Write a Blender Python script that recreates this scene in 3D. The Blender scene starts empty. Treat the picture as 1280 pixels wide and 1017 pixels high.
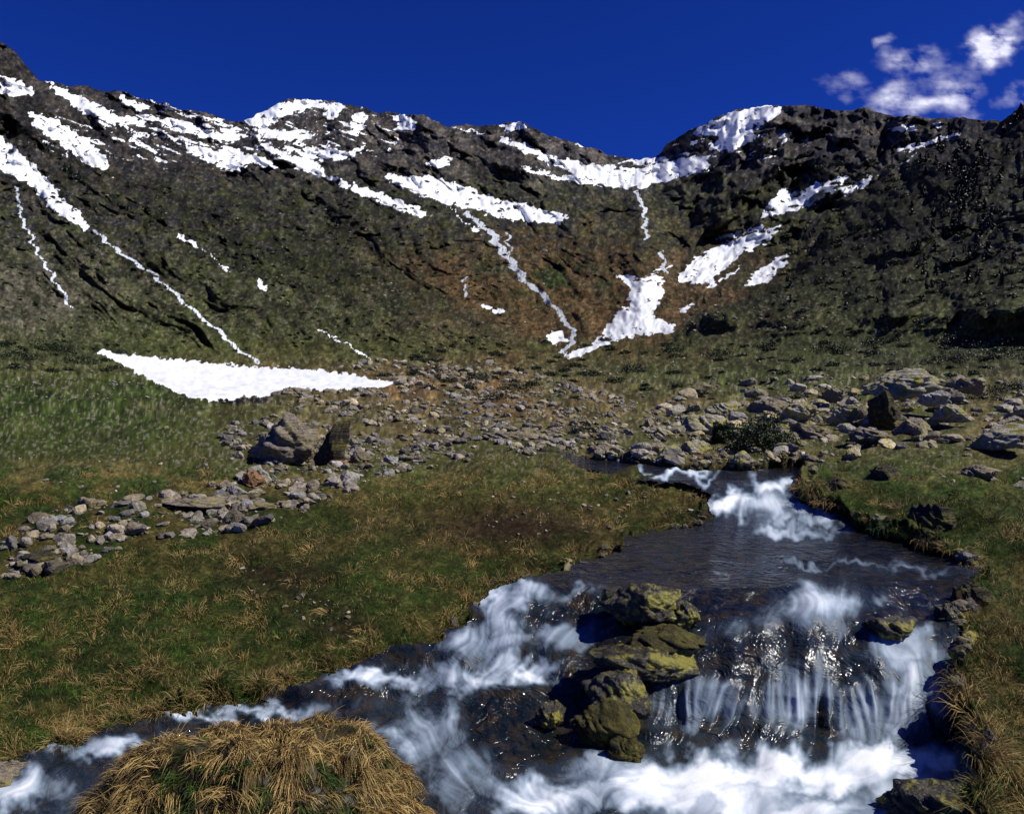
import bpy, numpy as np, math
from mathutils import Vector
rng=np.random.default_rng(7)
F=1000.;H=480.;CX=640.;CZ=2.2
X0,X1,Y1=-350,1630,1500
def unproj(px,py,D):
    px=np.asarray(px,float);py=np.asarray(py,float);D=np.asarray(D,float)
    return np.stack([D*(px-CX)/F,D+0*px,CZ+D*(H-py)/F],-1)
# ---------- noise
_a=np.arange(256)/256*2*np.pi;_C=np.cos(_a);_S=np.sin(_a)
def pn(x,y,seed=0):
    xi=np.floor(x).astype(np.int64);yi=np.floor(y).astype(np.int64)
    xf=x-xi;yf=y-yi
    u=xf**3*(xf*(xf*6-15)+10);v=yf**3*(yf*(yf*6-15)+10)
    def g(ix,iy,dx,dy):
        h=(ix*374761393+iy*668265263+seed*974634777)&0xffffffff
        h=((h^(h>>13))*1274126177)&0xffffffff
        h=(h^(h>>16))&255
        return _C[h]*dx+_S[h]*dy
    a=g(xi,yi,xf,yf);b=g(xi+1,yi,xf-1,yf);c=g(xi,yi+1,xf,yf-1);d=g(xi+1,yi+1,xf-1,yf-1)
    return (a+(b-a)*u)*(1-v)+(c+(d-c)*u)*v
def fbm(x,y,o=4,seed=0,gain=.5):
    s=0;a=1;
    for i in range(o):
        s=s+a*pn(x*2**i+i*17.3,y*2**i-i*9.1,seed+i);a*=gain
    return s*1.4
def ridged(x,y,o=4,seed=0,gain=.5):
    s=0;a=1
    for i in range(o):
        s=s+a*(.3-np.abs(pn(x*2**i+i*5.3,y*2**i-i*7.1,seed+i)));a*=gain
    return s*1.6
def sst(a,b,x):
    t=np.clip((x-a)/(b-a),0,1);return t*t*(3-2*t)
def blur(A,s):
    r=int(3*s)+1;k=np.exp(-(np.arange(-r,r+1)/s)**2/2);k/=k.sum()
    for ax in (0,1):
        P=np.pad(A,[(r,r) if i==ax else (0,0) for i in (0,1)],mode='edge');B=0
        for i,w in enumerate(k):
            B=B+w*(P[i:i+A.shape[0]] if ax==0 else P[:,i:i+A.shape[1]])
        A=B
    return A
def raster(polys):
    M=np.zeros((Y1,X1-X0))
    for P in polys:
        P=np.array(P,float)
        xa,xb=int(max(X0,P[:,0].min()-1)),int(min(X1-1,P[:,0].max()+2))
        ya,yb=int(max(0,P[:,1].min()-1)),int(min(Y1-1,P[:,1].max()+2))
        gx,gy=np.meshgrid(np.arange(xa,xb)+.5,np.arange(ya,yb)+.5)
        ins=np.zeros(gx.shape,bool)
        for i in range(len(P)):
            (x1,y1),(x2,y2)=P[i],P[i-1]
            if y1==y2: continue
            ins^=((y1>gy)!=(y2>gy))&(gx<(x2-x1)*(gy-y1)/(y2-y1)+x1)
        M[ya:yb,xa-X0:xb-X0]=np.maximum(M[ya:yb,xa-X0:xb-X0],ins)
    return M
def samp(R,px,py):
    x=np.clip(px-X0-.5,0,R.shape[1]-1.001);y=np.clip(py-.5,0,R.shape[0]-1.001)
    xi=x.astype(int);yi=y.astype(int);fx=x-xi;fy=y-yi
    return (R[yi,xi]*(1-fx)+R[yi,xi+1]*fx)*(1-fy)+(R[yi+1,xi]*(1-fx)+R[yi+1,xi+1]*fx)*fy
# ---------- mesh helper
def mk(name,V,faces,mat,attrs={},smooth=True,parent=None):
    me=bpy.data.meshes.new(name)
    V=np.asarray(V,np.float32).reshape(-1,3)
    me.vertices.add(len(V));me.vertices.foreach_set('co',V.ravel())
    faces=[np.asarray(f,np.int32) for f in faces if len(f)]
    loops=np.concatenate([f.ravel() for f in faces])
    tot=np.concatenate([np.full(len(f),f.shape[1],np.int32) for f in faces])
    st=np.concatenate([[0],np.cumsum(tot)[:-1]]).astype(np.int32)
    me.loops.add(len(loops));me.loops.foreach_set('vertex_index',loops)
    me.polygons.add(len(tot));me.polygons.foreach_set('loop_start',st)
    try: me.polygons.foreach_set('loop_total',tot)
    except Exception: pass
    me.polygons.foreach_set('use_smooth',np.full(len(tot),smooth))
    me.update(calc_edges=True)
    for k,a in attrs.items():
        a=np.asarray(a,np.float32)
        if a.ndim==2:
            at=me.attributes.new(k,'FLOAT_COLOR','POINT')
            at.data.foreach_set('color',np.concatenate([a,np.ones((len(a),1),np.float32)],1).ravel())
        else:
            at=me.attributes.new(k,'FLOAT','POINT');at.data.foreach_set('value',a)
    if mat: me.materials.append(mat)
    o=bpy.data.objects.new(name,me);bpy.context.scene.collection.objects.link(o)
    if parent: o.parent=parent
    return o
def gridf(nr,nc):
    i=np.arange(nr*nc).reshape(nr,nc)
    return np.stack([i[:-1,:-1],i[:-1,1:],i[1:,1:],i[1:,:-1]],-1).reshape(-1,4)
# ---------- node helper
class N:
    def __init__(s,name):
        s.m=bpy.data.materials.new(name);s.m.use_nodes=True;s.t=s.m.node_tree
        s.b=s.t.nodes['Principled BSDF'];s.b.inputs['Specular IOR Level'].default_value=.25
    def n(s,ty,**k):
        x=s.t.nodes.new(ty)
        for a,v in k.items(): setattr(x,a,v)
        return x
    def l(s,a,b): s.t.links.new(a,b)
    def attr(s,nm): return s.n('ShaderNodeAttribute',attribute_name=nm)
    def noise(s,sc,det=4,rough=.55,vec=None,dist=0):
        x=s.n('ShaderNodeTexNoise');x.inputs['Scale'].default_value=sc;x.inputs['Detail'].default_value=det;x.inputs['Roughness'].default_value=rough
        x.inputs['Distortion'].default_value=dist
        if not hasattr(s,'tc'): s.tc=s.n('ShaderNodeTexCoord')
        if vec is None: vec=s.tc.outputs['Object']
        s.l(vec,x.inputs['Vector']);return x.outputs['Fac']
    def mr(s,v,a,b,c,d,smooth=False):
        x=s.n('ShaderNodeMapRange')
        if smooth:x.interpolation_type='SMOOTHSTEP'
        for i,q in zip((1,2,3,4),(a,b,c,d)): x.inputs[i].default_value=q
        s.l(v,x.inputs[0]);return x.outputs[0]
    def math(s,op,a,b=None):
        x=s.n('ShaderNodeMath',operation=op)
        for i,v in enumerate((a,b)):
            if v is None: continue
            if isinstance(v,(int,float)): x.inputs[i].default_value=v
            else: s.l(v,x.inputs[i])
        return x.outputs[0]
    def mix(s,f,a,b,mode='MIX'):
        x=s.n('ShaderNodeMix',data_type='RGBA',blend_type=mode)
        for i,v in ((0,f),(6,a),(7,b)):
            if isinstance(v,(int,float)): x.inputs[i].default_value=v
            elif isinstance(v,tuple): x.inputs[i].default_value=v+(1,)
            else: s.l(v,x.inputs[i])
        return x.outputs[2]
    def bump(s,h,dist,st=1.,nrm=None):
        x=s.n('ShaderNodeBump');x.inputs['Distance'].default_value=dist
        if isinstance(st,(int,float)): x.inputs['Strength'].default_value=st
        else: s.l(st,x.inputs['Strength'])
        s.l(h,x.inputs['Height'])
        if nrm: s.l(nrm,x.inputs['Normal'])
        return x.outputs[0]

# ================= masks =================
WP=[(672,562),(700,568),(750,576),(800,582),(860,588),(930,588),(1000,576),(1006,590),(985,605),(1000,622),(1060,638),(1075,655),(1130,668),(1180,690),(1225,715),(1215,735),(1195,760),(1200,800),(1195,850),(1215,900),(1222,955),(1230,1100),(1250,1400),(-350,1400),(-350,1080),(0,965),(40,945),(110,925),(180,900),(250,885),(330,872),(400,850),(450,830),(520,812),(565,795),(590,770),(620,740),(680,715),(740,700),(775,690),(790,675),(850,662),(905,652),(890,635),(895,618),(860,603),(810,598),(760,590),(700,575),(672,567)]
WR=raster([WP]);WRb=blur(WR,3.0);WRw=blur(WR,16.)
def wob(px,py):
    a=np.clip((py-540)/160,.25,1.2)
    return px+a*(13*fbm(px/48,py/34,3,11)+6*fbm(px/11,py/9,2,13)),py+a*(8*fbm(px/40,py/26,3,12)+5*fbm(px/10,py/8,2,14))
def wmask(px,py):
    a,c=wob(px,py);return samp(WRb,a,c)
def wwide(px,py):
    a,c=wob(px,py);return samp(WRw,a,c)
snowP=[
[(0,95),(25,100),(45,115),(30,122),(0,118)],[(45,92),(75,108),(110,125),(150,145),(185,150),(180,158),(140,155),(100,140),(70,115)],
[(33,138),(70,150),(110,175),(137,200),(135,213),(105,205),(75,180),(45,160)],[(-60,130),(0,168),(20,185),(45,210),(80,250),(115,283),(110,288),(70,265),(40,232),(15,220),(-60,190)],
[(218,290),(250,306),(250,312),(225,300)],[(318,340),(335,362),(333,367),(325,358)],
[(120,438),(200,447),(300,457),(400,462),(450,470),(490,478),(485,484),(430,487),(380,487),(350,492),(300,497),(260,501),(220,490),(170,465)],
[(150,118),(185,132),(180,140),(150,128)],[(160,170),(205,195),(208,200),(165,178)],[(170,143),(230,153),(300,173),(290,180),(220,163)],[(230,178),(280,190),(310,210),(300,218),(270,207),(235,188)],[(250,147),(290,163),(320,174),(290,170)],[(265,178),(330,198),(350,212),(300,202)],
[(300,150),(340,133),(385,121),(420,130),(440,136),(400,135),(370,140),(345,150),(330,160)],[(320,160),(350,163),(390,165),(392,172),(360,178),(325,170)],[(410,135),(430,135),(422,148),(403,146)],[(440,142),(460,142),(455,160),(440,170)],[(300,153),(340,185),(400,205),(410,225),(370,209),(330,184)],[(350,183),(400,185),(440,190),(458,178),(452,193),(420,200),(385,198)],
[(490,145),(505,141),(525,160),(495,165)],[(525,205),(560,195),(567,200),(545,211)],
[(480,218),(540,220),(580,233),(620,248),(660,256),(715,272),(700,279),(640,276),(600,264),(555,254),(520,242),(490,228)],
[(420,225),(460,235),(540,268),(530,272),(480,255),(430,236)],
[(665,190),(700,198),(740,206),(800,211),(860,197),(880,195),(890,210),(850,222),(800,235),(760,235),(720,228),(680,222),(720,218),(690,207)],
[(862,168),(890,152),(920,138),(955,130),(980,135),(965,150),(940,160),(945,172),(915,190),(885,188),(900,172)],
[(800,205),(840,200),(830,196),(780,200)],
[(950,272),(975,235),(1000,240),(1030,225),(1067,218),(1040,240),(1010,258),(975,268)],[(1050,240),(1095,213),(1085,230),(1055,245)],[(968,165),(985,155),(980,175)],
[(765,340),(800,348),(830,345),(828,370),(815,395),(845,408),(840,417),(800,418),(760,428),(720,448),(700,445),(740,432),(765,400),(785,380),(790,360)],
[(845,350),(870,320),(930,295),(985,280),(960,300),(925,320),(890,350),(870,355)],[(940,345),(990,310),(985,325),(960,352),(930,360)],
[(848,385),(866,378),(865,388),(852,392)],[(680,418),(700,412),(710,425),(695,432)],[(600,378),(630,388),(628,393),(602,384)],[(640,395),(662,402),(655,404)],[(884,352),(896,352),(892,362),(884,361)],[(903,295),(925,288),(925,294),(905,299)],
[(1110,160),(1145,157),(1140,165),(1112,166)],[(1160,152),(1185,155),(1175,160)],[(1110,190),(1200,165),(1205,168),(1130,190)],
[(620,158),(655,152),(660,160),(635,165)],[(705,177),(735,180),(730,185)],[(620,172),(650,176),(690,196),(680,200),(650,188)],[(640,205),(690,215),(680,220)],
]
SR=blur(raster(snowP),1.6)
def strokes(lines):
    P=[]
    for pts,w in lines:
        for a,b in zip(pts[:-1],pts[1:]):
            a=np.array(a,float);b=np.array(b,float);d=b-a;n=np.array([-d[1],d[0]])/np.hypot(*d)*w/2
            P.append([a-n,b-n,b+n,a+n])
    return P
thin=strokes([([(330,185),(380,212),(440,230),(500,262)],3),([(60,100),(110,140),(170,165),(240,178)],3),([(470,250),(520,268)],3),([(560,258),(600,292)],3),([(250,310),(290,342)],2.5),([(400,412),(440,435),(465,450)],3),([(840,330),(800,352)],3),([(700,205),(660,185),(620,172)],3),([(930,330),(900,352)],3),([(130,105),(230,140),(300,165)],2.5),([(570,160),(610,168)],2.5),([(890,300),(960,283)],3),([(1110,215),(1150,190)],2),([(760,232),(700,222),(650,212)],3)])
SR=np.maximum(SR,blur(raster(thin),1.1)*.9)
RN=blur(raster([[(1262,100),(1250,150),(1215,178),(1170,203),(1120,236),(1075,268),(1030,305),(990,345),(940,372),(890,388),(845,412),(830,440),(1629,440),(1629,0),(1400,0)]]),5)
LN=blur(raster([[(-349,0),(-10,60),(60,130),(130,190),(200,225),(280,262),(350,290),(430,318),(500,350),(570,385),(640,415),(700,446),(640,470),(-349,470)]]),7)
# ================= terrain =================
kx=[-400,0,320,640,850,1200,1680]
lines=[(1500,[2.1]*7),(1017,[4.15,4.15,4.15,4.1,4.1,3.9,3.9]),(940,[4.7,4.7,4.7,4.65,4.6,4.35,4.3]),(850,[5.6,5.6,5.6,5.5,5.4,4.95,4.9]),
(750,[6.8,6.8,6.8,6.7,6.5,6.1,6]),(650,[8.9,8.9,8.9,9,9,8,7.8]),(600,[11,11,11,11,10.8,9.8,9.4]),(560,[14,14,14,14.5,14.5,12.5,12]),(520,[20,20,20,21,21,18,17]),(485,[33,34,36,38,38,30,28])]
pxs=np.concatenate([np.arange(X0,-20,6.),np.arange(-20,1300,1.5),np.arange(1300,X1+1,6.)]);NC=len(pxs)
def I(xs,ys): return np.interp(pxs,xs,ys)
K=[(np.full(NC,float(p)),np.log(I(kx,d))) for p,d in lines]
K.append((I([-400,0,130,320,480,600,700,760,850,1000,1280,1680],[330,392,435,455,450,446,448,440,424,415,408,380]),
  I([-400,0,130,320,480,700,850,1000,1280,1680],np.log([60,70,90,110,140,220,200,130,80,70]))))
K.append((I([-400,0,200,400,600,700,800,850,1000,1150,1280,1680],[150,230,240,262,272,288,262,310,300,255,245,200]),
  I([-400,0,200,400,600,800,1000,1150,1280,1680],np.log([200,230,380,620,800,900,720,480,240,200]))))
sx,sy=zip(*[(-400,-50),(0,50),(18,62),(30,78),(50,100),(85,108),(130,110),(160,118),(200,130),(240,140),(300,152),(335,135),(360,127),(385,121),(410,126),(430,132),(470,141),(520,143),(570,157),(610,158),(650,152),(668,163),(700,174),(745,185),(760,196),(800,199),(822,192),(840,178),(880,158),(920,138),(960,132),(1000,132),(1040,137),(1080,138),(1130,144),(1180,147),(1250,149),(1280,132),(1680,60)])
sky=I(sx,sy)+4.5*fbm(pxs/38,pxs*0+3.3,6,5,.62)
K.append((sky,I([-400,0,160,300,390,640,800,960,1130,1250,1290,1680],np.log([450,520,750,1100,1500,1700,1900,1500,1150,800,700,500]))))
K.append((sky+60,K[-1][1]+.25))
cnt=[50,55,75,75,75,45,35,36,36,45,150,95,12]
PY=[];LD=[]
for k,c in enumerate(cnt):
    t=(np.arange(c)/c)[:,None]
    PY.append(K[k][0]*(1-t)+K[k+1][0]*t);LD.append(K[k][1]*(1-t)+K[k+1][1]*t)
PY.append(K[-1][0][None]);LD.append(K[-1][1][None])
PY=np.concatenate(PY);LD=np.concatenate(LD);NR=len(PY)
PX=np.broadcast_to(pxs,PY.shape)
LDs=blur(LD,7);e=sst(NR-30,NR-12,np.arange(NR))[:,None];LD=LDs*(1-e)+LD*e
mt=sst(50,120,np.exp(LD))
mk_=mt*(1-sst(380,450,PY)*.75)
qx=PX+18*fbm(PX/90,PY/90,2,201);qy=PY+18*fbm(PX/90,PY/90,2,202)
ex=PX+12*fbm(PX/60,PY/60,3,203);ey=PY+12*fbm(PX/60,PY/60,3,204)
rn=samp(RN,ex,ey);ln_=samp(LN,ex,ey)
LD=LD-.42*rn*(1-sst(385,440,PY))-.20*ln_*(1-sst(395,450,PY))
top=1+.6*(1-sst(200,300,PY))
for i,(lm,am) in enumerate([(190,.0006),(100,.00070),(52,.00070),(27,.00065),(14,.0006),(7.5,.0005)]):
    r=(.3-np.abs(pn(qx/lm+i*3,qy/lm*.9+i,210+i)))*1.3+.8*pn(qx/lm*1.3,qy/lm*1.1,220+i)
    LD=LD+mk_*am*lm*r*1.15*top
sl=1-sst(700,860,PX)
gL=ridged((PY-.72*PX)/75+.4*fbm(PX/100,PY/100,2,44),(PX+.72*PY)/500,5,41,.55);gR=ridged((PY+.66*PX)/75+.4*fbm(PX/100,PY/100,2,45),(PX-.66*PY)/500,5,42,.55)
gul=gL*sl+gR*(1-sl)
LD=LD-mk_*.10*gul
tb=fbm((PX+.5*PY)/70,(PY-.25*PX)/34,4,47)
LD=LD-mk_*.022*sst(-.02,.14,tb)*(1-sst(300,350,PY))
D=np.exp(LD)
P=unproj(PX,PY,D)
wl=[(540,19,19),(560,14.5,14.5),(585,12,12),(600,10.6,10.6),(650,8.9,8.9),(700,6.9,7.0),(735,6.1,6.1),(780,5.8,5.65),(825,5.5,5.3),(865,5.25,5.12),(905,4.95,5.0),(930,4.75,4.86),(960,4.5,4.55),(1017,4.15,4.1),(1150,3.38,3.3),(1500,2.2,2.15)]
wl=np.array(wl)
def Dw(px,py):
    px=np.asarray(px,float);py=np.asarray(py,float);py=py+14*fbm(px/80,py/200,2,301)*sst(700,800,py)*(1-sst(870,940,py))
    a=np.interp(py,wl[:,0],np.log(wl[:,1]));b=np.interp(py,wl[:,0],np.log(wl[:,2]))
    t=sst(640,850,px);return np.exp(a*(1-t)+b*t)
x,y=P[...,0],P[...,1]
wm=wmask(PX,PY);ww=wwide(PX,PY)
land=1-sst(.3,.75,ww)
skyd=(PY-sky[None])
lam=6.;i=6;dz=np.zeros_like(D)
while lam>.15:
    w=np.clip((D/lam-1.0)/2,0,1)*np.clip(lam/(D*.004)-.6,0,1)*(1-mt)
    if w.max()>0:
        n=pn(x/lam+i*7.7,y/lam+i*3.1,40+i)
        dz+=w*lam*(.05+.095*(lam<2.))*n
    lam/=2;i+=1
dz=dz*land
rb_=sst(930,1020,PX)
dz+=(.05+.04*rb_)*sst(.04,.35,ww)*(1-sst(.4,.55,ww))*(1-mt)*(1+1.2*fbm(PX/30,PY/20,2,49))
dz+=mt*D/F*1.6*fbm(PX/9,PY/9,2,50)*sst(2,15,skyd)
P[...,2]+=dz
Pb=unproj(PX,PY,Dw(PX,PY));Pb[...,2]-=.28
m=(sst(.25,.75,wm)*(PY>545))[...,None]
P=P*(1-m)+Pb*m
PYp=H-F*(P[...,2]-CZ)/P[...,1]
vis=np.minimum.accumulate(PYp,0)
tg=np.arange(Y1)+.5
DR=np.zeros((Y1,NC))
for j in range(NC):
    DR[:,j]=np.interp(-tg,-vis[:,j]+np.arange(NR)*1e-7,np.log(P[:,j,1]))
ii=np.interp(np.arange(X0,X1)+.5,pxs,np.arange(NC));i0=np.minimum(ii.astype(int),NC-2);f=ii-i0
DR=DR[:,i0]*(1-f)+DR[:,i0+1]*f
def hitD(px,py): return np.exp(samp(DR,np.asarray(px,float),np.asarray(py,float)))
def hit(px,py): return unproj(px,py,hitD(px,py))
def zone(px,py,cx,cy,rx,ry,p=2): return np.exp(-(((px-cx)/rx)**2+((py-cy)/ry)**2)**(p/2))
def albedo(px,py,gu=None):
    n1=fbm(px/60,py/35,4,21);n2=fbm(px/14,py/9,4,22,.6)
    nf=fbm(px/5,py/3.5,3,26,.7)
    def c(r,g,b): return np.array([r,g,b])[None,:]
    rock=c(.092,.080,.066);olive=c(.066,.060,.026);brown=c(.165,.100,.042);dark=c(.022,.025,.011);green=c(.044,.066,.013);meadow=c(.105,.085,.026);bare=c(.065,.040,.020);scree=c(.21,.18,.14);slate=c(.032,.031,.034)
    t=lambda a:np.clip(a,0,1)[:,None]
    C=rock+0*px[:,None]
    C=C+(slate-C)*t(sst(-.15,.12,fbm((px+.6*py)/40,(py-.4*px)/14,4,28,.6)))
    C=C*(1-t(sst(190,300,py+80*n1)))+olive*t(sst(190,300,py+80*n1))
    if gu is not None:
        C=C+(green*1.0-C)*t(sst(-.05,.35,gu)*.45*sst(200,260,py));C=C+(slate*.9-C)*t((1-sst(-.3,.0,gu))*.7)
        C=C+(scree*.42-C)*t(sst(.1,.3,fbm((px+.7*py)/18,(py-.7*px)/60,4,39,.6)+.3*gu)*(px<760)*.5*(1-sst(400,440,py)))
    rn_=samp(RN,px,py);ln=samp(LN,px,py)
    C=C+(brown-C)*t((zone(px,py,760,370,220,75)*1.3+zone(px,py,600,340,120,40)*.4)*(1+1.2*n1)*(1-rn_)*(1-.6*ln)-.05)
    C=C+(green-C)*t(zone(px,py,690,350,60,30)*sst(-.1,.3,n1)+zone(px,py,330,320,100,40)*.4+zone(px,py,170,410,120,35)*.4)
    C=C+(scree*.45-C)*t(zone(px,py,40,370,100,45)*.8+zone(px,py,880,330,60,60)*.4*(1-rn_))
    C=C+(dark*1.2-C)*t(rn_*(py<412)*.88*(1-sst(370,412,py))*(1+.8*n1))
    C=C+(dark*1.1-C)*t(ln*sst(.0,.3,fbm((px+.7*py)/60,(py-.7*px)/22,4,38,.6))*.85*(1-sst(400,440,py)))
    C=C+(slate-C)*t(sst(.0,.15,fbm((px+.4*py)/26,(py-.3*px)/12,5,29,.65)+.25*n1)*.85*(1-sst(280,370,py)))
    C=C+(dark-C)*t(sst(.10,.30,n2+.2*n1)*.72*sst(180,260,py)*(py<470))
    v=t(sst(430,470,py))
    C=C*(1-v)+v*(c(.066,.066,.022)+c(.05,.025,.01)*t(n1*1.5))
    C=C+(brown*.9-C)*t(zone(px,py,560,490,240,40)*.7*(1+n1))
    C=C+(green*.75-C)*t(zone(px,py,60,520,230,60)*1.2*(1+.6*n1)+zone(px,py,950,470,220,28)*.7+zone(px,py,250,485,100,14)*.7+zone(px,py,620,560,200,16)*.3)
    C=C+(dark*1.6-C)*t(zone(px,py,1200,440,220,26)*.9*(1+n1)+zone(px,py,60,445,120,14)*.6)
    C=C+(slate*.3-C)*t(zone(px,py,305,500,42,4.5,4)*1.2)
    f2=t(sst(565,600,py))
    C=C*(1-f2)+f2*(green*.8+(meadow-green*.8)*t(.35+2.2*n1))
    C=C+(meadow-C)*t(zone(px,py,620,640,260,60)*.5)
    C=C+(bare*.7-C)*t(zone(px,py,640,660,110,25)+zone(px,py,350,725,60,25)*1.4+zone(px,py,430,780,50,20)*1.2)
    C=C+(green-C)*t(zone(px,py,480,740,70,40)*.8+zone(px,py,200,780,220,70)*.6*(1+n1)+zone(px,py,1180,630,160,60)*.8)
    k=np.exp(.6*nf+.55*n2)[:,None]
    sp=t(sst(.35,.6,nf)*sst(430,470,py)*(1-sst(570,620,py))*.8+sst(.40,.65,nf)*(py<430)*.45)
    C=C*k;C=C+(scree*.8-C)*sp
    return np.clip(C,.004,.6)
PYf=PYp.ravel();PXf=PX.ravel();Df=P[...,1].ravel()
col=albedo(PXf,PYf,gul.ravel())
col*=(1-.45*sst(585,640,PYf))[:,None]  # near ground colour darkened: painted shade in the gaps between grass blades
bed=m.ravel()[:,None];col=col*(1-bed)+np.array([.03,.023,.014])*bed
wet=wmask(PXf,PYf+0);wet2=wwide(PXf,PYf);gr_=(PYf>575)
col*=(1-.35*(np.clip(wet*2,0,1)*gr_))[:,None]
soil=(sst(.3,.5,wet2)*gr_)[:,None]*.8;col=col*(1-soil)+np.array([.022,.015,.008])*soil
sn=samp(SR,PXf+5*fbm(PXf/13,PYf/8,4,31,.65),PYf+3.5*fbm(PXf/11,PYf/7,4,32,.65))
hi=(1-sst(170,290,PYf))
ns=fbm((PXf*.9+PYf*.2)/26,(PYf-PXf*.33)/5.,4,33,.6);ns2=fbm((PXf*.9-PYf*.2)/20,(PYf+PXf*.25)/5.,4,34,.6)
sn=np.maximum(sn,sst(.26,.46,ns)*hi*.85*zone(PXf,PYf,280,170,290,55,3))
sn=np.maximum(sn,sst(.34,.54,ns2)*hi*.85*zone(PXf,PYf,880,190,160,42,3))
hole=sst(.38,.6,fbm(PXf/12,PYf/6,3,35,.6));sn=sn*(1-.6*hole*(PYf<430))
wfl=[([(583,265),(612,290),(635,320),(650,345),(680,370),(695,385),(712,410),(716,425),(705,442)],5.5),([(612,290),(635,322),(650,345)],8.5),([(795,238),(808,265),(805,300)],4.2),([(828,313),(830,342)],4.2),([(20,232),(30,280),(55,330),(75,360),(90,385)],2.8),([(115,288),(150,315),(200,350),(250,395),(290,430),(325,455)],3.),([(632,290),(640,318)],2.6),([(583,345),(580,372)],2.6)]
WF=blur(raster(strokes(wfl)),.9)
wfa=samp(WF,PXf+7*fbm(PXf*0+3,PYf/12,4,36),PYf);wfa=wfa*(1-.65*sst(.05,.4,fbm(PXf/2.2,PYf/7,3,37)))
fall=np.clip(wfa*1.4,0,1)*(sn<.4)
far=sst(30,120,Df);far2=sst(11,24,Df)

M=N('alpine_ground');b=M.b
ca=M.attr('Col').outputs['Color']
pv=M.attr('patch').outputs['Vector']
nn=M.noise(22,5,.7);nfar=M.noise(14,7,.74,pv);nrk=M.noise(4.5,8,.7,pv,.5)
fa2=M.attr('mid').outputs['Fac'];bs=M.attr('relief').outputs['Fac']
mn=M.mr(nn,.3,.7,.45,1.6);mf=M.math('MULTIPLY',M.mr(nfar,.32,.68,.22,1.85),M.mr(nrk,.36,.62,.5,1.45))
mm=M.n('ShaderNodeMix',data_type='FLOAT');M.l(fa2,mm.inputs[0]);M.l(mn,mm.inputs[2]);M.l(mf,mm.inputs[3])
cc=M.n('ShaderNodeVectorMath',operation='SCALE');M.l(ca,cc.inputs[0]);M.l(mm.outputs[0],cc.inputs['Scale'])
sna=M.math('ADD',M.attr('snow').outputs['Fac'],M.mr(nfar,.3,.7,-.25,.25))
sf=M.mr(sna,.42,.56,0,1,True)
fc=M.mix(sf,cc.outputs[0],(.80,.82,.85))
fw=M.mr(M.math('ADD',M.attr('falls').outputs['Fac'],M.mr(nfar,.3,.7,-.2,.2)),.3,.7,0,1,True)
fc=M.mix(fw,fc,(.70,.75,.82));M.l(fc,b.inputs['Base Color'])
b.inputs['Roughness'].default_value=.95;b.inputs['Specular IOR Level'].default_value=.08
inv=M.math('SUBTRACT',1.,M.math('MULTIPLY',sf,.92))
bf=M.bump(nfar,5.,M.math('MULTIPLY',M.math('MULTIPLY',bs,inv),1.))
bf=M.bump(nrk,13.,M.math('MULTIPLY',M.math('MULTIPLY',bs,inv),.7),bf)
bn=M.bump(nn,.03,M.math('MULTIPLY',M.math('SUBTRACT',1.,fa2),.8),bf)
M.l(bn,b.inputs['Normal'])
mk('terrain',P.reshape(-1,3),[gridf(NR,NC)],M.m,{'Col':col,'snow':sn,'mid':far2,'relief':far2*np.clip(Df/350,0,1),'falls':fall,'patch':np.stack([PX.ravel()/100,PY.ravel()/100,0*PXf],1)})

# ================= water =================
wx=np.concatenate([np.arange(X0,-10,5.),np.arange(-10,1262,1.5)]);wy=np.concatenate([np.arange(556,1040,1.3),np.arange(1040,1300,5.)])
GX,GY=np.meshgrid(wx,wy)
fl=np.array([(700,570,1,.25),(800,590,1,.1),(880,597,1,.15),(950,600,.6,.6),(900,630,-.6,.9),(960,630,-.1,1),(1040,640,.7,.7),(1000,680,.1,.7),(900,690,-.9,.4),(850,710,-1,.3),(1100,700,.3,.8),(1180,710,.3,.8),(760,715,-.9,.5),(690,740,-.8,.6),(650,770,-.5,1),(720,780,-.7,.7),(600,820,-.5,.9),(520,840,-.9,.4),(400,870,-1,.25),(200,910,-1,.35),(60,960,-.9,.5),(0,990,-.9,.5),(540,890,.2,1),(560,940,.5,.9),(640,880,.3,1),(640,960,.7,.6),(700,1000,.9,.3),(560,1010,.7,.5),(1030,745,0,1),(960,780,-.8,.7),(900,800,-.8,.7),(900,860,-.15,1),(840,900,-.15,1),(1000,860,.03,1),(1060,800,.4,1),(1050,900,.05,1),(1150,850,.2,1),(1130,780,.6,.8),(1180,900,.15,1),(900,985,-.9,.2),(1100,985,-.8,.3),(800,990,-.9,.2),(980,1010,-.8,.3)])
fp=np.arange(X0,1262,2.);fq=np.arange(556,1300,2.);FX,FY=np.meshgrid(fp,fq)
U=np.zeros_like(FX);V=np.zeros_like(FX)
for a,c,u,v in fl:
    w=1/((FX-a)**2+(FY-c)**2+200)**1.6;U+=w*u;V+=w*v
wo=fbm(FX/55,FY/45,3,51)*1.1*(1-.7*zone(FX,FY,980,870,190,60,4))
l=np.hypot(U,V)+1e-9;U/=l;V/=l
U,V=U*np.cos(wo)-V*np.sin(wo),U*np.sin(wo)+V*np.cos(wo)
def bil(R,x,y):
    x=np.clip(x,0,R.shape[1]-1.01);y=np.clip(y,0,R.shape[0]-1.01);xi=x.astype(int);yi=y.astype(int);fx=x-xi;fy=y-yi
    return (R[yi,xi]*(1-fx)+R[yi,xi+1]*fx)*(1-fy)+(R[yi+1,xi]*(1-fx)+R[yi+1,xi+1]*fx)*fy
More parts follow.
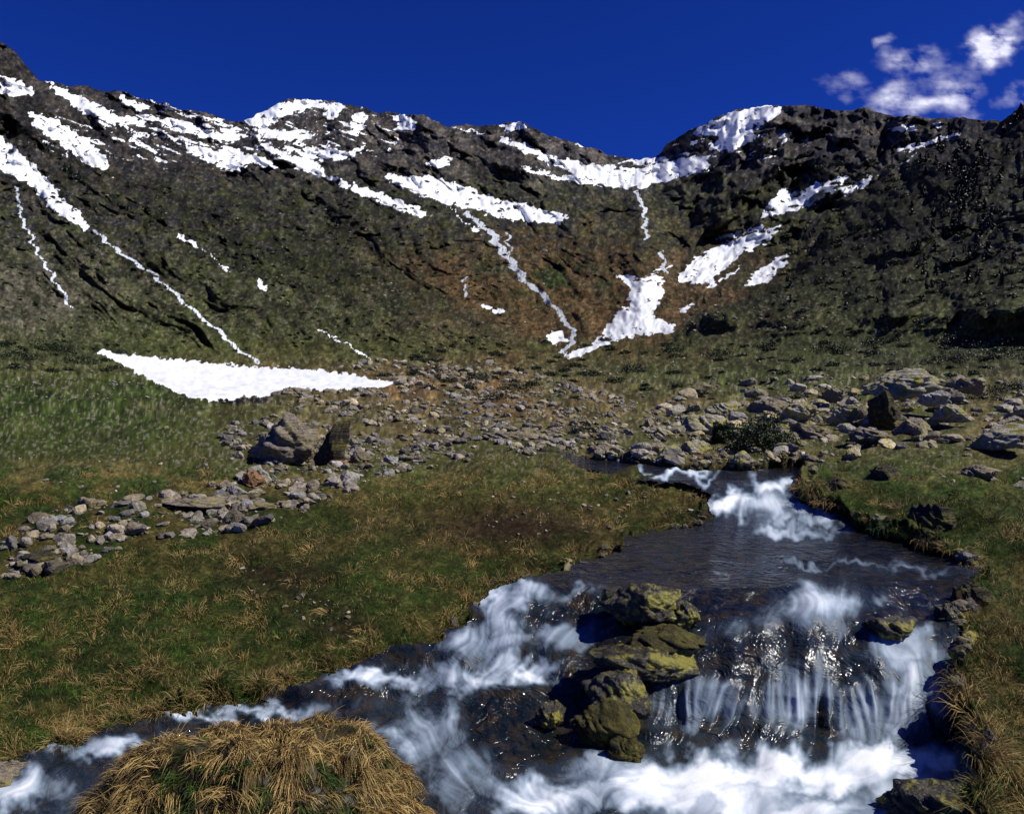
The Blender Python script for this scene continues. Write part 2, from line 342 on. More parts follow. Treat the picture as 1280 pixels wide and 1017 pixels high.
def lic(src,L):
    J,Iy=np.meshgrid(np.arange(FX.shape[1])*1.,np.arange(FX.shape[0])*1.);S=src.copy();cn=1
    for sg in (1,-1):
        a,c=J.copy(),Iy.copy()
        for s in range(L):
            u=bil(U,a,c);v=bil(V,a,c);a=a+sg*u;c=c+sg*v
            w=1-s/L;S+=w*bil(src,a,c);cn+=w
    S/=cn;S=(S-S.mean())/S.std();return S
src=rng.standard_normal(FX.shape)
L1=lic(src,22);L2=lic(blur(rng.standard_normal(FX.shape),1.5),26)
L3=lic(blur(rng.standard_normal(FX.shape),5),20);L4=blur(rng.standard_normal(FX.shape),7);L4/=L4.std()
crt=zone(FX,FY,980,880,190,50,4);mist=sst(935,965,FY)*sst(760,840,FX)
LC=((.26+.2*crt)*L1+.45*L2+.48*L3)*(1-.5*mist)
fb=[(965,606,30,14,1.3),(915,632,34,14,1.2),(1015,640,50,15,1.1),(960,632,40,22,.8),(850,594,60,5,1.),(1000,662,70,10,.7),(1040,704,100,6,.5),(960,716,40,5,.3),(1150,712,60,7,.45),
(1030,765,70,35,.85),(1130,815,60,30,.8),(1150,865,50,50,.75),(930,785,50,25,.5),(880,872,85,40,.6),(1000,870,80,45,.62),(1090,890,60,50,.72),(960,968,220,28,1.45),(850,992,180,26,1.3),(1100,950,110,26,1.3),(980,1018,200,30,1.1),
(630,765,28,45,1.0),(670,745,45,18,.8),(600,805,50,28,.8),(700,795,50,22,.6),(590,850,80,20,1.1),(480,852,60,12,1.0),(650,838,60,14,1.0),(530,905,48,46,.75),(580,975,45,60,.6),(665,1000,55,30,1.1),
(300,890,120,9,1.0),(130,935,100,14,.85),(20,985,80,26,.85),(760,984,70,18,1.),(720,735,40,6,.5),(-200,1050,200,60,1)]
Fo=np.zeros_like(FX)
fxw=FX+24*fbm(FX/40,FY/36,4,71,.6);fyw=FY+15*fbm(FX/36,FY/36,4,72,.6)
for a,c,rx,ry,w in fb: Fo=np.maximum(Fo,w*zone(fxw,fyw,a,c,rx,ry,2.4))
darkz=zone(FX,FY,650,905,45,40)*.65+zone(FX,FY,1115,775,40,16)*.6+zone(FX,FY,900,755,60,14)*.4+zone(FX,FY,700,765,30,16)*.4+zone(FX,FY,760,850,40,40)*.4
foam=np.clip((Fo-darkz)*.78+(LC*.22+L4*.07)*(.10+np.clip(Fo,0,1)*.85)+.0,0,1.15)
fo=bil(foam,(GX-X0)/2,(GY-556)/2);lc=bil(LC,(GX-X0)/2,(GY-556)/2);l3=bil(L3,(GX-X0)/2,(GY-556)/2);l4=bil(L4,(GX-X0)/2,(GY-556)/2)
DD=Dw(GX,GY)
W=unproj(GX,GY,DD)
lump=fbm(GX/80,GY/50,2,61)
hump=sum(h_*zone(GX,GY,a,c,rx,ry) for a,c,rx,ry,h_ in [(1030,778,55,28,.09),(940,800,50,25,.05),(1150,800,40,25,.06),(1115,775,25,12,.03),(640,790,25,35,.07),(560,825,40,20,.05),(965,612,30,12,.05),(920,630,30,10,.04),(600,900,50,40,.05),(450,860,50,14,.04)])
W[...,2]+=.0018*DD*(lc*.3+l3*.5)*np.clip(fo+.1,0,1)*(1-.7*sst(930,965,GY))+.025*lump*sst(600,720,GY)+hump+.006*l4*sst(600,700,GY)
W[...,1]-=.02*bil(L2,(GX-X0)/2,(GY-556)/2)*zone(GX,GY,960,880,200,45,4)
ff=gridf(*GX.shape);wk=wmask(GX,GY).ravel()
ff=ff[(wk[ff].max(1)>.3)]
M=N('stream_water');b=M.b
fa=M.attr('foam').outputs['Fac']
nz=M.noise(9,4,.6);rp=M.n('ShaderNodeValToRGB');el=rp.color_ramp.elements
el[0].position=0;el[0].color=(.006,.009,.011,1);el[1].position=1;el[1].color=(.88,.91,.93,1)
for p_,c_ in ((.2,(.028,.040,.054,1)),(.45,(.17,.22,.28,1)),(.72,(.48,.545,.62,1))):
    q=el.new(p_);q.color=c_
M.l(fa,rp.inputs[0])
bw=M.mr(nz,.45,.7,0,.8)
dk=M.mix(M.math('MULTIPLY',bw,M.mr(fa,.05,.45,1,0)),rp.outputs[0],(.045,.030,.012))
M.l(dk,b.inputs['Base Color']);M.l(M.mr(fa,.1,.5,.08,.9),b.inputs['Roughness']);M.l(M.mr(fa,.2,.6,.32,.1),b.inputs['Specular IOR Level'])
rip=M.bump(M.noise(6,4,.55,dist=1.),.10,M.mr(fa,0,.5,.8,.08));M.l(M.bump(M.noise(22,3,.5),.02,M.mr(fa,0,.5,.6,.0),rip),b.inputs['Normal'])
mk('stream_water',W.reshape(-1,3),[ff],M.m,{'foam':fo.ravel()})

# ================= rocks =================
import bmesh
def ico(sub):
    bm=bmesh.new();bmesh.ops.create_icosphere(bm,subdivisions=sub,radius=1)
    v=np.array([x.co[:] for x in bm.verts]);f=np.array([[q.index for q in x.verts] for x in bm.faces]);bm.free();return v,f
ICO={s:ico(s) for s in (2,3,5)}
def rockshape(sub,r,k=14,rough=.06,flat=0):
    v,f=ICO[sub];d=v/np.linalg.norm(v,axis=1)[:,None]
    n=r.standard_normal((k,3));n[:,2]*=(1+flat);n/=np.linalg.norm(n,axis=1)[:,None];dd=r.uniform(.6,1,k)
    q=d@n.T;q=np.where(q>.05,dd/np.maximum(q,.05),9.);R=np.minimum(q.min(1),1.3)
    if sub>=3:
        s=r.uniform(0,99);nn_=fbm(d[:,0]*2.5+s+d[:,2]*1.7,d[:,1]*2.5-d[:,2]*2.1,5,7,.6);R=R*(1+rough*nn_+rough*.8*np.round(nn_*4)/4)
    o=d*R[:,None];o/=np.abs(o).max(0);return o,f
def rotz(v,a):
    c,s=math.cos(a),math.sin(a);return v@np.array([[c,s,0],[-s,c,0],[0,0,1]])
def roty(v,a):
    c,s=math.cos(a),math.sin(a);return v@np.array([[c,0,-s],[0,1,0],[s,0,c]])
def rockmat(name,attr=True,wet=False,moss=0.,lich=.5,base=(.16,.145,.125),strat=0):
    M=N(name);b=M.b
    nb=M.noise(3.,8,.65);nc=M.noise(14,6,.7)
    if attr:
        bc=M.attr('Col').outputs['Color'];li=M.attr('lich').outputs['Fac']
    else: bc=base;li=lich
    g=M.mix(M.mr(nc,.3,.7,0,1),(.35,.33,.3),(1.5,1.45,1.4));c=M.mix(1.,bc,g,'MULTIPLY')
    c=M.mix(M.mr(nb,.5,.65,0,.5),c,(.07,.045,.028))
    ly=M.math('MULTIPLY',M.mr(M.noise(5.5,7,.75),.49,.58,0,1,True),li)
    c=M.mix(ly,c,(.36,.32,.035))
    if moss: 
        gm=M.n('ShaderNodeNewGeometry');sp=M.n('ShaderNodeSeparateXYZ');M.l(gm.outputs['Normal'],sp.inputs[0])
        mo=M.math('MULTIPLY',M.mr(M.math('ADD',sp.outputs[2],M.mr(nb,.3,.7,-.7,.7)),.2,.6,0,1),moss)
        c=M.mix(mo,c,M.mix(M.mr(nc,.35,.65,0,1),(.018,.018,.006),(.10,.085,.02)))
    M.l(c,b.inputs['Base Color']);b.inputs['Roughness'].default_value=.3 if wet else .85
    if wet:b.inputs['Specular IOR Level'].default_value=.45
    bb=M.bump(nc,.04,.9);bb=M.bump(nb,.12,.6,bb)
    if strat:
        mp=M.n('ShaderNodeMapping');mp.inputs['Rotation'].default_value=(.15,.45,0);mp.inputs['Scale'].default_value=(.6,.6,9)
        M.l(M.tc.outputs['Object'],mp.inputs[0]);bb=M.bump(M.noise(2.2,5,.6,mp.outputs[0]),.14,1.,bb)
    M.l(bb,b.inputs['Normal']);return M.m
RM=rockmat('schist_rock')
def boulder(name,px,py,w,h,D,seed,mat,dep=.8,tilt=0,flat=.5,sub=5,k=16,rough=.10):
    r=np.random.default_rng(seed);v,f=rockshape(sub,r,k,rough,flat)
    s=D/F;v=v*np.array([w/2*s,w/2*s*dep,h/2*s]);v=roty(v,tilt)
    c=unproj(px,py,D+w/2*s*dep*.5)
    o=mk(name,v,[f],mat,{},True);o.location=c
    return o
wetM=rockmat('wet_mossy_rock',False,True,.25,.8,(.032,.028,.022))
mossM=rockmat('mossy_rock_material',False,False,.9,.35,(.035,.026,.014))
greyM=rockmat('grey_boulder',False,False,0,.35,(.28,.24,.195),1)
paleM=rockmat('pale_boulder',False,False,0,.15,(.42,.43,.44),1)
rustM=rockmat('rusty_boulder',False,False,0,.1,(.28,.15,.08))
darkM=rockmat('dark_and_shaded_boulder',False,False,.3,.3,(.05,.045,.036),1)  # dark stone, also the painted shade on two boulder faces
yelM=rockmat('lichen_boulder',False,False,0,.9,(.42,.40,.32),1)
B=[('stream_rock',803,755,112,76,5.6,3,wetM,.7,-.08),('stream_rock',858,770,60,44,5.65,13,wetM,.7,0),('stream_rock',840,797,120,34,5.35,41,mossM,.8,.1),('stream_rock',805,828,190,46,5.1,4,wetM,.7,.06),('stream_rock',775,862,100,84,4.95,44,wetM,.6,0),('mossy_stream_rock',748,912,105,76,4.75,5,mossM,.6,.1),('mossy_stream_rock',785,936,55,38,4.6,55,mossM,.7,0),('stream_rock',690,895,50,40,4.9,66,wetM,.7,0),
('stream_rock',1115,785,80,34,5.45,67,wetM,.7,0),('stream_rock',1190,775,50,46,5.7,68,wetM,.7,0),
('stream_rock',1155,1012,185,105,4.0,6,wetM,.6,-.1),('stream_rock',5,980,100,70,4.4,8,greyM,.7,0),('stream_rock',1215,758,50,60,5.9,9,darkM,.7,0),('stream_rock',1168,650,64,46,7.9,10,darkM,.7,0),
('stream_rock',1105,600,54,44,9.6,71,darkM,.7,0),('stream_rock',1045,612,60,30,9.6,72,darkM,.7,0),
('boulder',368,558,125,92,13.3,21,greyM,.7,-.32),('boulder',416,562,42,100,13.0,22,darkM,.6,.5),('boulder',424,587,34,30,12.8,23,rustM,.8,0),('boulder',450,574,30,26,13,24,greyM,.8,0),('boulder',486,578,24,20,12.8,25,paleM,.8,0),  # tall dark slab stands in for the grey boulder's shaded right face
('boulder',1100,512,48,50,17,31,darkM,.9,.2),('boulder',1128,482,90,42,17.5,32,yelM,.9,-.2),('boulder',885,535,72,46,17,33,yelM,.9,0),('boulder',870,565,60,36,13.5,34,yelM,.9,0),('boulder',925,578,54,28,12.5,35,yelM,.9,0),('boulder',1255,550,84,42,12,36,yelM,.9,-.2),('boulder',965,510,56,28,20,37,greyM,.9,0),('boulder',1210,482,46,26,22,38,greyM,.9,0),('boulder',1052,520,44,30,18,39,yelM,.9,0),('boulder',995,518,54,28,18,40,yelM,.9,0),('boulder',1010,540,58,26,16,81,greyM,.9,0),('boulder',1190,518,60,28,16,82,yelM,.9,.1),('boulder',1140,534,50,26,15,83,greyM,.9,0),('boulder',905,513,50,24,21,84,yelM,.9,0),('boulder',1085,546,54,26,13.6,85,greyM,.9,0),('boulder',985,568,38,28,13.2,86,greyM,.9,0),('boulder',830,545,38,24,16,87,yelM,.9,0),('boulder',1225,590,60,24,10,88,greyM,.9,0),('boulder',1165,500,44,24,19,89,paleM,.9,0),('boulder',1045,494,40,20,23,90,greyM,.9,0),('boulder',800,572,40,22,13,92,yelM,.9,0),  # first, dark one is painted shade: left face of the lit boulder after it
('boulder',110,634,46,30,9.3,51,greyM,.9,0),('boulder',63,655,62,26,8.7,52,paleM,.9,-.1),('boulder',316,599,30,24,10.9,53,rustM,.9,0),('boulder',245,628,95,18,9.6,54,greyM,.6,0),('boulder',318,636,66,26,9.4,56,greyM,.8,0),('boulder',335,655,40,20,8.9,57,yelM,.8,0),
('boulder',630,548,95,20,15.5,58,greyM,.8,0),('boulder',756,566,48,24,13.6,59,greyM,.8,.1),('boulder',370,492,62,20,30,60,greyM,.8,0),('boulder',730,532,40,14,18,61,darkM,.8,0),('boulder',60,700,60,26,7.6,62,darkM,.8,0),('boulder',150,660,50,20,8.6,63,darkM,.8,0)]
for t in B: boulder(t[0],*t[1:8],dep=t[8],tilt=t[9])
def scatter_pts(spec):
    out=[]
    for (poly,n,smin,smax,lich) in spec:
        Pn=np.array(poly,float);lo,hi_=Pn.min(0),Pn.max(0);R=raster([poly]);got=0
        while got<n:
            q=rng.uniform(lo,hi_,(n*2,2));ok=samp(R,q[:,0],q[:,1])>.5
            cl=fbm(q[:,0]/30,q[:,1]/14,2,71)+rng.uniform(-.35,.35,len(q))>-.05
            q=q[ok&cl][:n-got];got+=len(q)
            s=smin*(smax/smin)**(rng.random(len(q))**2.2)
            out.append(np.c_[q,s,np.full(len(q),lich)*rng.random(len(q)),np.ones(len(q))*(1.6 if lich>.6 else 1.35)])
    return np.concatenate(out)
spec=[([(270,530),(340,520),(460,540),(600,545),(590,575),(480,595),(430,610),(300,605)],800,4,22,.2),
([(0,680),(60,640),(150,625),(300,600),(440,590),(470,600),(380,640),(300,665),(180,680),(60,720),(0,725)],600,4,32,.25),
([(430,452),(600,450),(860,520),(880,560),(740,565),(640,560),(600,548),(420,525),(330,500)],2400,2.5,17,.6),
([(840,490),(1000,470),(1280,470),(1500,480),(1500,560),(1280,560),(1130,560),(1010,590),(850,590),(780,570)],1200,3,34,.9),
([(590,530),(760,540),(780,575),(660,575)],260,4,22,.7),
([(-300,400),(120,450),(300,505),(430,500),(700,448),(1000,430),(1600,400),(1600,480),(900,500),(450,480),(250,520),(-300,480)],900,1.8,7,.4),
([(0,560),(300,520),(300,620),(0,640)],40,3,10,.3),([(620,590),(860,600),(880,650),(600,680)],70,3,9,.3),
([(430,330),(700,300),(760,440),(480,445)],500,1.5,5,.2),([(850,385),(1060,360),(1060,410),(850,415)],200,2,7,.3),
([(760,558),(900,566),(1010,565),(1010,582),(760,578)],80,6,24,.8),([(180,170),(500,250),(450,430),(100,250)],400,1.5,5,.1),([(280,690),(440,760),(440,800),(400,790),(300,730)],40,3,12,.2),([(1060,560),(1500,540),(1500,640),(1180,640)],40,5,22,.65)]
Q=scatter_pts(spec)
Q=Q[(wmask(Q[:,0],Q[:,1])<.2)&(samp(SR,Q[:,0],Q[:,1])<.25)]
q=rng.uniform([560,560],[1260,960],(60000,2));e1=wmask(q[:,0],q[:,1]);e2=wwide(q[:,0],q[:,1])
ok=(e1<.6)&(e2>.22)&(e2<.8)&((q[:,0]>820)|(rng.random(len(q))<.35))&(fbm(q[:,0]/30,q[:,1]/20,2,73)>-.05)
q=q[ok][:340];s=5*(5.)**(rng.random(len(q))**2.)*np.clip((q[:,1]-500)/200,.6,1.3)
Q=np.concatenate([Q,np.c_[q,s,rng.random(len(q))*.9,np.full(len(q),.6)]])
vars_={2:[rockshape(2,rng,10,0,.3) for _ in range(24)],3:[rockshape(3,rng,13,.05,.4) for _ in range(20)]}
VV=[];FF=[];CC=[];LL=[];off=0
DQ=hitD(Q[:,0],Q[:,1])
for (px,py,s,li,dk_),d in zip(Q,DQ):
    v,f=vars_[3 if s>9 else 2][rng.integers(20)]
    sc=s*d/F/2
    v=v*np.array([1,rng.uniform(.6,1),rng.uniform(.35,.75)])*sc
    v=rotz(roty(v,rng.normal(0,.25)),rng.uniform(0,6.3))+unproj(px,py,d)+np.array([0,0,sc*.15])
    VV.append(v);FF.append(f+off);off+=len(v)
    g=rng.uniform(.07,.26)*(1.0 if rng.random()>.07 else 1.7)*dk_;tn=rng.random()
    c=np.array([g*(1+.34*tn),g*(1+.13*tn),g*(1-.22*tn)])
    CC.append(np.tile(c,(len(v),1)));LL.append(np.full(len(v),li))
mk('scattered_stones',np.concatenate(VV),[np.concatenate(FF)],RM,{'Col':np.concatenate(CC),'lich':np.concatenate(LL)},False)

# ================= grass =================
def blades(root,dirv,length,width,colr,name,mat,bend=.5,parent=None):
    n=len(root);side=np.cross(dirv,rng.standard_normal((n,3)));side/=np.linalg.norm(side,axis=1)[:,None]+1e-9
    w=side*width[:,None]/2;dn=np.array([0,0,-1.])
    b_=length*bend*rng.uniform(.3,1,n)
    mid=root+dirv*(length*.55)[:,None]+dn*(b_*.25)[:,None];tip=root+dirv*length[:,None]+dn*b_[:,None]
    V=np.stack([root-w,root+w,mid-w*.7,mid+w*.7,tip],1).reshape(-1,3)
    i=np.arange(n)*5
    q=np.stack([i,i+1,i+3,i+2],1);t=np.stack([i+2,i+3,i+4],1)
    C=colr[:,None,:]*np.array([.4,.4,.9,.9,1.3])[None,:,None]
    return mk(name,V,[q,t],mat,{'Col':np.clip(C,0,.9).reshape(-1,3)},True,parent)
M=N('grass_blades');M.l(M.attr('Col').outputs['Color'],M.b.inputs['Base Color']);M.b.inputs['Roughness'].default_value=.6;M.b.inputs['Specular IOR Level'].default_value=.2
GM=M.m
n=400000
py=560+(1130-560)*rng.random(n)**.85;px=rng.uniform(-250,1500,n)
noRock=raster([spec[0][0],spec[1][0]])
clump=fbm(px/12,py/8,2,91);ok=(wmask(px,py)<.3)&(rng.random(n)<.12+.88*sst(-.25,.3,clump))
ok&=(samp(noRock,px,py)<.5)|(rng.random(n)<.12)
bare=zone(px,py,640,662,110,22)+zone(px,py,350,728,60,24)*1.2+zone(px,py,430,780,44,18)*1.2;ok&=rng.random(n)>bare*.9
px,py,clump=px[ok],py[ok],clump[ok];n=len(px)
Dg=hitD(px,py);root=unproj(px,py,Dg)
c=albedo(px,py)
edge=wwide(px,py);tuft=fbm(px/34,py/20,3,92)
def dryness(px,py,edge,tuft):
    return sst(.0,.45,edge*1.5+tuft*1.8+.05+.4*zone(px,py,1260,850,60,200)+.22*zone(px,py,620,620,250,45)-.25*zone(px,py,1150,640,120,60)-.4*zone(px,py,60,580,200,60)-.2*zone(px,py,500,740,80,40))
dry=dryness(px,py,edge,tuft)
dm=rng.random(n)<dry*.75
pat=np.exp(1.1*fbm(px/40,py/24,3,99))[:,None]
dc=np.array([.38,.25,.088])*rng.uniform(.4,1.3,n)[:,None];gc=np.array([.042,.084,.009])*rng.uniform(.4,1.9,n)[:,None]*.9*pat+c*.16
cb=np.where(dm[:,None],dc,gc)
hl=(.035+.04*sst(-.1,.5,clump)+.05*sst(.15,.7,tuft)*dm)*rng.uniform(.6,1.5,n)*(1+.9*(edge>.15)*dm)
ang=rng.uniform(0,6.3,n);ln=rng.uniform(.1,1.,n)
toc=sst(.12,.4,edge)
dv=np.stack([np.cos(ang)*ln,np.sin(ang)*ln-.6*toc,np.ones(n)-.4*toc],1);dv/=np.linalg.norm(dv,axis=1)[:,None]
wd=np.maximum(.0022,Dg*.00042)*rng.uniform(.7,1.3,n)
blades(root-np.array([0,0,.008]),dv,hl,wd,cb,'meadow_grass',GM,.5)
nt=6500;tpy=585+(1080-585)*rng.random(nt);tpx=rng.uniform(-200,1450,nt);te=wwide(tpx,tpy);tt=fbm(tpx/34,tpy/20,3,92)
ok=(wmask(tpx,tpy)<.45)&((samp(noRock,tpx,tpy)<.5)|(rng.random(nt)<.15))&((tt+rng.uniform(-.25,.25,nt)>.02)|(te>.12))&(rng.random(nt)>zone(tpx,tpy,640,662,100,20)+zone(tpx,tpy,350,728,50,22))
tpx,tpy,te,tt=tpx[ok],tpy[ok],te[ok],tt[ok]
Tc=hit(tpx,tpy);kb=60;nt=len(Tc);ti=np.repeat(np.arange(nt),kb);n=len(ti)
ang=rng.uniform(0,6.3,n);rr=np.sqrt(rng.random(n));R_=rng.uniform(.03,.08,nt)[ti]
root=Tc[ti]+np.stack([np.cos(ang)*rr*R_,np.sin(ang)*rr*R_,-.015-.02*rr],1)
lean=rng.normal(0,.4,(nt,2));lean[:,1]-=.7*(te>.2)
dv=np.stack([np.cos(ang)*rr*1.0,np.sin(ang)*rr*1.0,np.full(n,.8)],1)+np.c_[lean,np.zeros(nt)][ti]+rng.standard_normal((n,3))*.15
dv/=np.linalg.norm(dv,axis=1)[:,None]
isd=(rng.random(nt)<.06+.85*dryness(tpx,tpy,te,tt))
bc=np.where(isd[:,None],np.array([.56,.39,.14])*rng.uniform(.45,1.15,nt)[:,None],np.array([.060,.120,.012])*rng.uniform(.5,1.5,nt)[:,None])
cb=bc[ti]*rng.uniform(.45,1.3,n)[:,None]
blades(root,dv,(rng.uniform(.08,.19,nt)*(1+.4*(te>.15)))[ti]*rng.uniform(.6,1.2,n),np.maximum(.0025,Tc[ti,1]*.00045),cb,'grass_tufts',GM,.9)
# tussock mound
tx,ty=-1.26,3.85;ra,rb,rh=.80,.62,.50;tz=CZ-2.18
def dome(u,v):
    r=v;wb=1+.12*fbm(np.cos(u)*1.5+3,np.sin(u)*1.5,3,94);xx=tx+ra*r*np.cos(u)*wb;yy=ty+rb*r*np.sin(u)*wb
    zz=tz+rh*np.clip(1-r**2.4,0,1)**.7*(1+.16*(xx-tx)/ra)+.13*fbm(xx*2.6,yy*2.6,3,95)*(1-r**4)
    return np.stack([xx,yy,zz],-1)
uu,vv=np.meshgrid(np.linspace(0,2*np.pi,160),np.linspace(0,1,70));TP=dome(uu,vv)
M=N('tussock_soil');M.l(M.mix(M.noise(12,5,.7),(.014,.011,.005),(.07,.048,.02)),M.b.inputs['Base Color'])
tus=mk('grass_tussock',TP.reshape(-1,3),[gridf(70,160)],M.m)
nl=3000;u=rng.uniform(0,2*np.pi,nl);v=np.sqrt(rng.random(nl))*.99
lr=dome(u,v);kb=26;ti=np.repeat(np.arange(nl),kb);n=len(ti)
rad=np.stack([np.cos(u)*ra,np.sin(u)*rb,np.zeros(nl)],1)*v[:,None]
cl=fbm(lr[:,0]*4,lr[:,1]*4,3,96)
ld=rad*.9+np.stack([np.cos(cl*7+1),np.sin(cl*7+1),0*cl],1)*.6+np.array([0.05,-.35,.10])+rng.standard_normal((nl,3))*.4
root=lr[ti]+rng.standard_normal((n,3))*np.array([.016,.016,.004])-np.array([0,0,.01])
dv=ld[ti]+rng.standard_normal((n,3))*.11;dv/=np.linalg.norm(dv,axis=1)[:,None]
gmask=(rng.random(nl)<.10+.75*sst(.05,.35,fbm(lr[:,0]*3,lr[:,1]*3,2,97)))
tone=rng.uniform(.3,1.25,nl)
bc=np.where(gmask[:,None],np.array([.06,.10,.014])*tone[:,None],np.array([.56,.38,.13])*tone[:,None])
cb=bc[ti]*rng.uniform(.5,1.25,n)[:,None]
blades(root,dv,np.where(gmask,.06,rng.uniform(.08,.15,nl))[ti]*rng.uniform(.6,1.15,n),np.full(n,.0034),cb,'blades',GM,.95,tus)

# ================= shrubs & trees =================
M=N('shrub_leaves');M.l(M.attr('Col').outputs['Color'],M.b.inputs['Base Color']);LM=M.m
def leafcloud(cens,rad,nl,ls,base):
    V=[];C=[]
    for c,r,k,s in zip(cens,rad,nl,ls):
        d=rng.standard_normal((k,3));d/=np.linalg.norm(d,axis=1)[:,None];d[:,2]=np.abs(d[:,2])
        lump=1+.35*np.sin(d[:,0]*5+c[0]*9)*np.cos(d[:,1]*4+d[:,2]*5+c[0]*5)
        p=c+d*r*(rng.uniform(.55,1,k)*lump)[:,None]
        a=rng.standard_normal((k,3));a/=np.linalg.norm(a,axis=1)[:,None];b_=np.cross(a,rng.standard_normal((k,3)));b_/=np.linalg.norm(b_,axis=1)[:,None]
        V.append(np.stack([p-a*s,p+b_*s*.5,p+a*s,p-b_*s*.5],1).reshape(-1,3))
        C.append(np.repeat(np.array(base)*rng.uniform(.4,1.8,k)[:,None],4,0))
    V=np.concatenate(V);C=np.concatenate(C);return V,np.arange(len(V)).reshape(-1,4),C
for (px,py,w,h) in [(948,562,85,42),(905,552,30,24)]:
    d=float(hitD(px,py));s=d/F
    V,q,C=leafcloud([unproj(px,py,d+w*s*.3)],[np.array([w/2*s,w/2*s,h*s])],[5000],[.025],(.026,.038,.012))
    mk('shrub',V,[q],LM,{'Col':C},False)
sp=[(600,475,40),(640,490,50),(690,470,24),(740,470,30),(790,465,40),(770,478,30),(730,540,40),(620,500,40),(540,465,26),(1240,450,90),(1200,430,70),(1265,490,60),(60,440,70),(20,450,60),(100,455,50),(840,440,30),(900,445,40),(960,435,30),(1040,440,50),(1100,430,40),(560,478,24),(665,482,26),(480,470,20),(1060,500,30),(950,500,26),(1230,500,50),(1180,455,60)]
sp+= [(rng.uniform(500,1280),rng.uniform(425,500),rng.uniform(6,22)) for _ in range(140)]+[(rng.uniform(0,160),rng.uniform(430,470),rng.uniform(8,25)) for _ in range(25)]
sp+= [(rng.uniform(960,1500),rng.uniform(200,420),rng.uniform(5,18)) for _ in range(480)]+[(rng.uniform(0,640),rng.uniform(240,440),rng.uniform(3,8)) for _ in range(400)]
sp=np.array(sp);d=hitD(sp[:,0],sp[:,1]);s=d/F;c=unproj(sp[:,0],sp[:,1],d)
rad=[np.array([w/2*k,w/2*k,w/2*k*.5]) for w,k in zip(sp[:,2],s)]
V,q,C=leafcloud(c,rad,(50+sp[:,2]*12).astype(int),s*1.3,(.020,.029,.010))
mk('low_shrubs',V,[q],LM,{'Col':C},False)
V=[];Fq=[];C=[];off=0
tp=[(rng.uniform(1130,1560),rng.uniform(180,360),rng.uniform(8,20)) for _ in range(150)]+[(rng.normal(1215,28),rng.normal(240,40),rng.uniform(10,22)) for _ in range(60)]+[(rng.uniform(980,1160),rng.uniform(280,390),rng.uniform(6,13)) for _ in range(50)]
tp+=[(88,222,20),(98,228,18),(80,215,14),(108,240,12),(185,255,9),(420,285,14),(415,275,10),(350,240,7),(480,330,8),(420,300,9),(75,200,12),(60,190,10),(950,318,8),(880,380,10),(900,372,10),(160,232,8),(1268,156,20),(1276,150,24),(1285,148,26),(1255,168,16)]
for px,py_,h in tp:
    sk=np.interp(px,sx,sy)
    if py_<sk+4: py_=sk+8
    d=float(hitD(px,py_));k=d/F;base=unproj(px,py_,d);hh=h*k;r=hh*rng.uniform(.24,.36)
    nt=7;m_=9
    a=np.linspace(0,2*np.pi,5)[:-1]
    tr=np.concatenate([np.stack([np.cos(a)*hh*.02,np.sin(a)*hh*.02,0*a-hh*.05],1),np.stack([np.cos(a)*hh*.004,np.sin(a)*hh*.004,0*a+hh*.95],1)])+base
    V.append(tr);j=np.arange(4);Fq.append(np.stack([j,(j+1)%4,(j+1)%4+4],1)+off);Fq.append(np.stack([j,(j+1)%4+4,j+4],1)+off);off+=8;C.append(np.tile([.03,.02,.012],(8,1)))
    for t in range(nt):
        z0=hh*(.05+.8*t/nt);rr=r*(1-(t/nt)**1.4*.8)*rng.uniform(.7,1.25);a=np.linspace(0,2*np.pi,2*m_+1)[:-1]+rng.uniform(0,1)
        R=rr*np.where(np.arange(2*m_)%2,rng.uniform(.25,.6,2*m_),rng.uniform(.5,1.4,2*m_))
        ring=np.stack([np.cos(a)*R,np.sin(a)*R,z0-R*.15+rng.normal(0,hh*.02,2*m_)],1)
        V.append(np.concatenate([ring,[[rng.normal(0,hh*.02),0,z0+hh*.18]]])+base)
        j=np.arange(2*m_);Fq.append(np.stack([j,(j+1)%(2*m_),np.full(2*m_,2*m_)],1)+off);off+=2*m_+1
        C.append(np.tile(np.array([.011,.015,.008])*rng.uniform(.6,1.4),(2*m_+1,1)))
mk('pine_trees',np.concatenate(V),[np.concatenate(Fq)],LM,{'Col':np.concatenate(C)},False)

# ================= cloud =================
gx,gy=np.meshgrid(np.arange(1000,1420,2.),np.arange(0,160,1.5))
A=np.zeros_like(gx);qx=gx+14*fbm(gx/40,gy/30,4,111);qy=gy+11*fbm(gx/40,gy/30,4,112)
for a,c_,rx,ry,w,th in [(1238,62,34,17,1.1,-.7),(1145,76,30,15,.5,.0),(1112,122,28,20,.62,-.6),(1150,133,50,12,.62,.0),(1195,122,22,24,.55,0),(1060,105,26,16,.22,0),(1105,56,10,8,.34,-.7),(1262,118,16,10,.25,-.7),(1265,30,20,12,.36,-.7),(1340,90,40,20,.8,-.4),(1180,95,40,12,.2,-.4)]:
    ct,st=math.cos(th),math.sin(th);dx=(qx-a)*ct+(qy-c_)*st;dy=-(qx-a)*st+(qy-c_)*ct
    A=np.maximum(A,w*np.exp(-(dx/rx)**2-(dy/ry)**2))
A=np.clip(A*(.95+1.0*fbm(gx/34,gy/20,5,113,.6))-.04,0,1);A*=sst(0,14,gx-1000)*sst(0,12,1416-gx)
M=N('cloud_vapour');t=M.t
al=M.attr('a').outputs['Fac'];nz=M.noise(.004,6,.6)
df=M.n('ShaderNodeBsdfDiffuse');df.inputs[0].default_value=(.95,.95,.95,1);tl=M.n('ShaderNodeBsdfTranslucent');tl.inputs[0].default_value=(.9,.92,.95,1)
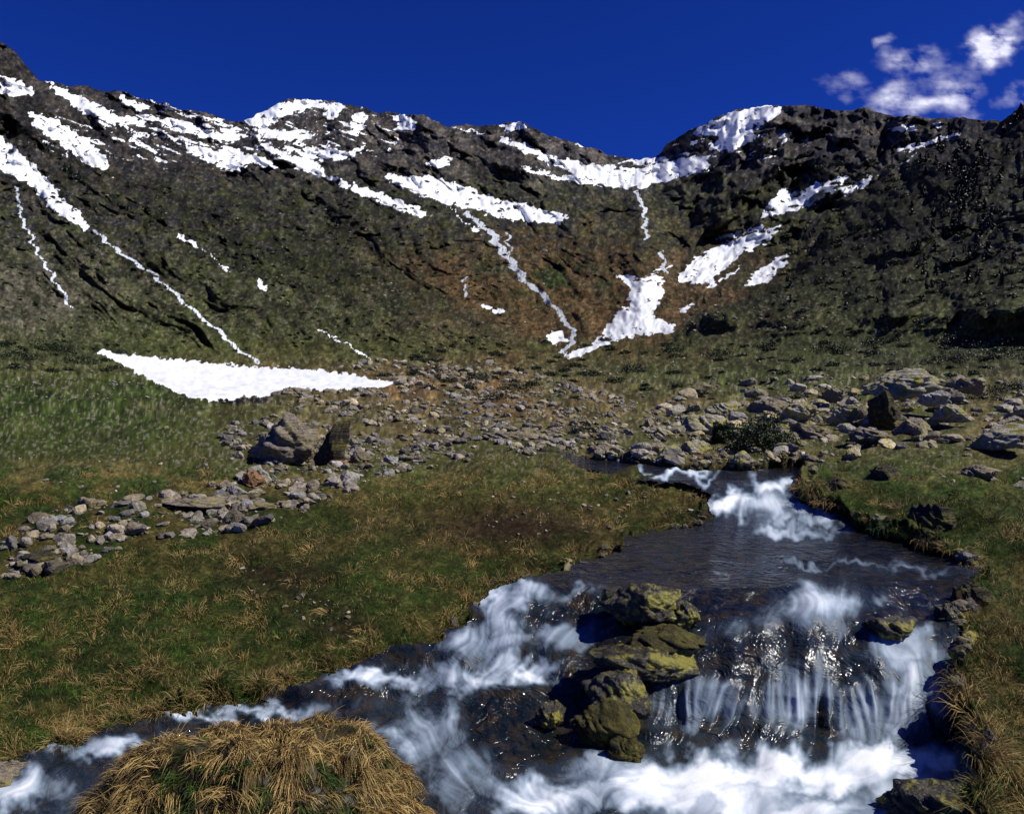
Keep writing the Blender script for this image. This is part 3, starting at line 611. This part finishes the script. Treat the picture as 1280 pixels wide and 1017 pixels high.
ad=M.n('ShaderNodeAddShader');M.l(df.outputs[0],ad.inputs[0]);M.l(tl.outputs[0],ad.inputs[1])
tr=M.n('ShaderNodeBsdfTransparent');mx=M.n('ShaderNodeMixShader')
M.l(M.math('MULTIPLY',al,M.mr(nz,.3,.65,.65,.95)),mx.inputs[0]);M.l(tr.outputs[0],mx.inputs[1]);M.l(ad.outputs[0],mx.inputs[2])
M.l(mx.outputs[0],t.nodes['Material Output'].inputs['Surface'])
CP=unproj(gx,gy,5200+(gy*-20.)+1200)
mk('cloud',CP.reshape(-1,3),[gridf(*gx.shape)],M.m,{'a':A.ravel()})

# ================= light, sky, camera =================
ts=Vector((.66,-.10,.74)).normalized();elv=math.asin(ts.z);az=math.atan2(ts.x,ts.y)
w=bpy.data.worlds.new('World');bpy.context.scene.world=w;w.use_nodes=True
t=w.node_tree;bg=t.nodes['Background'];sk=t.nodes.new('ShaderNodeTexSky');sk.sky_type='NISHITA';sk.sun_disc=False
sk.sun_elevation=elv;sk.sun_rotation=az;sk.altitude=2500;sk.air_density=.8;sk.dust_density=0;sk.ozone_density=6
mx=t.nodes.new('ShaderNodeMix');mx.data_type='RGBA';mx.blend_type='MULTIPLY';mx.inputs[0].default_value=1;mx.inputs[7].default_value=(.08,.24,.90,1)
t.links.new(sk.outputs[0],mx.inputs[6]);t.links.new(mx.outputs[2],bg.inputs[0]);bg.inputs[1].default_value=.1
L=bpy.data.lights.new('sun','SUN');L.energy=5.0;L.angle=math.radians(.5);L.color=(1,.96,.89)
so=bpy.data.objects.new('sun',L);bpy.context.scene.collection.objects.link(so);so.rotation_euler=ts.to_track_quat('Z','Y').to_euler();so.location=(0,0,50)
cam=bpy.data.cameras.new('camera');co=bpy.data.objects.new('camera',cam);bpy.context.scene.collection.objects.link(co)
co.location=(0,0,CZ);co.rotation_euler=(math.pi/2,0,0);cam.sensor_width=36;cam.lens=36*F/1280;cam.shift_y=-28.5/1280;cam.clip_end=20000;cam.clip_start=.05
bpy.context.scene.camera=co
sc=bpy.context.scene;sc.view_settings.view_transform='Standard';sc.view_settings.look='None';sc.view_settings.exposure=0
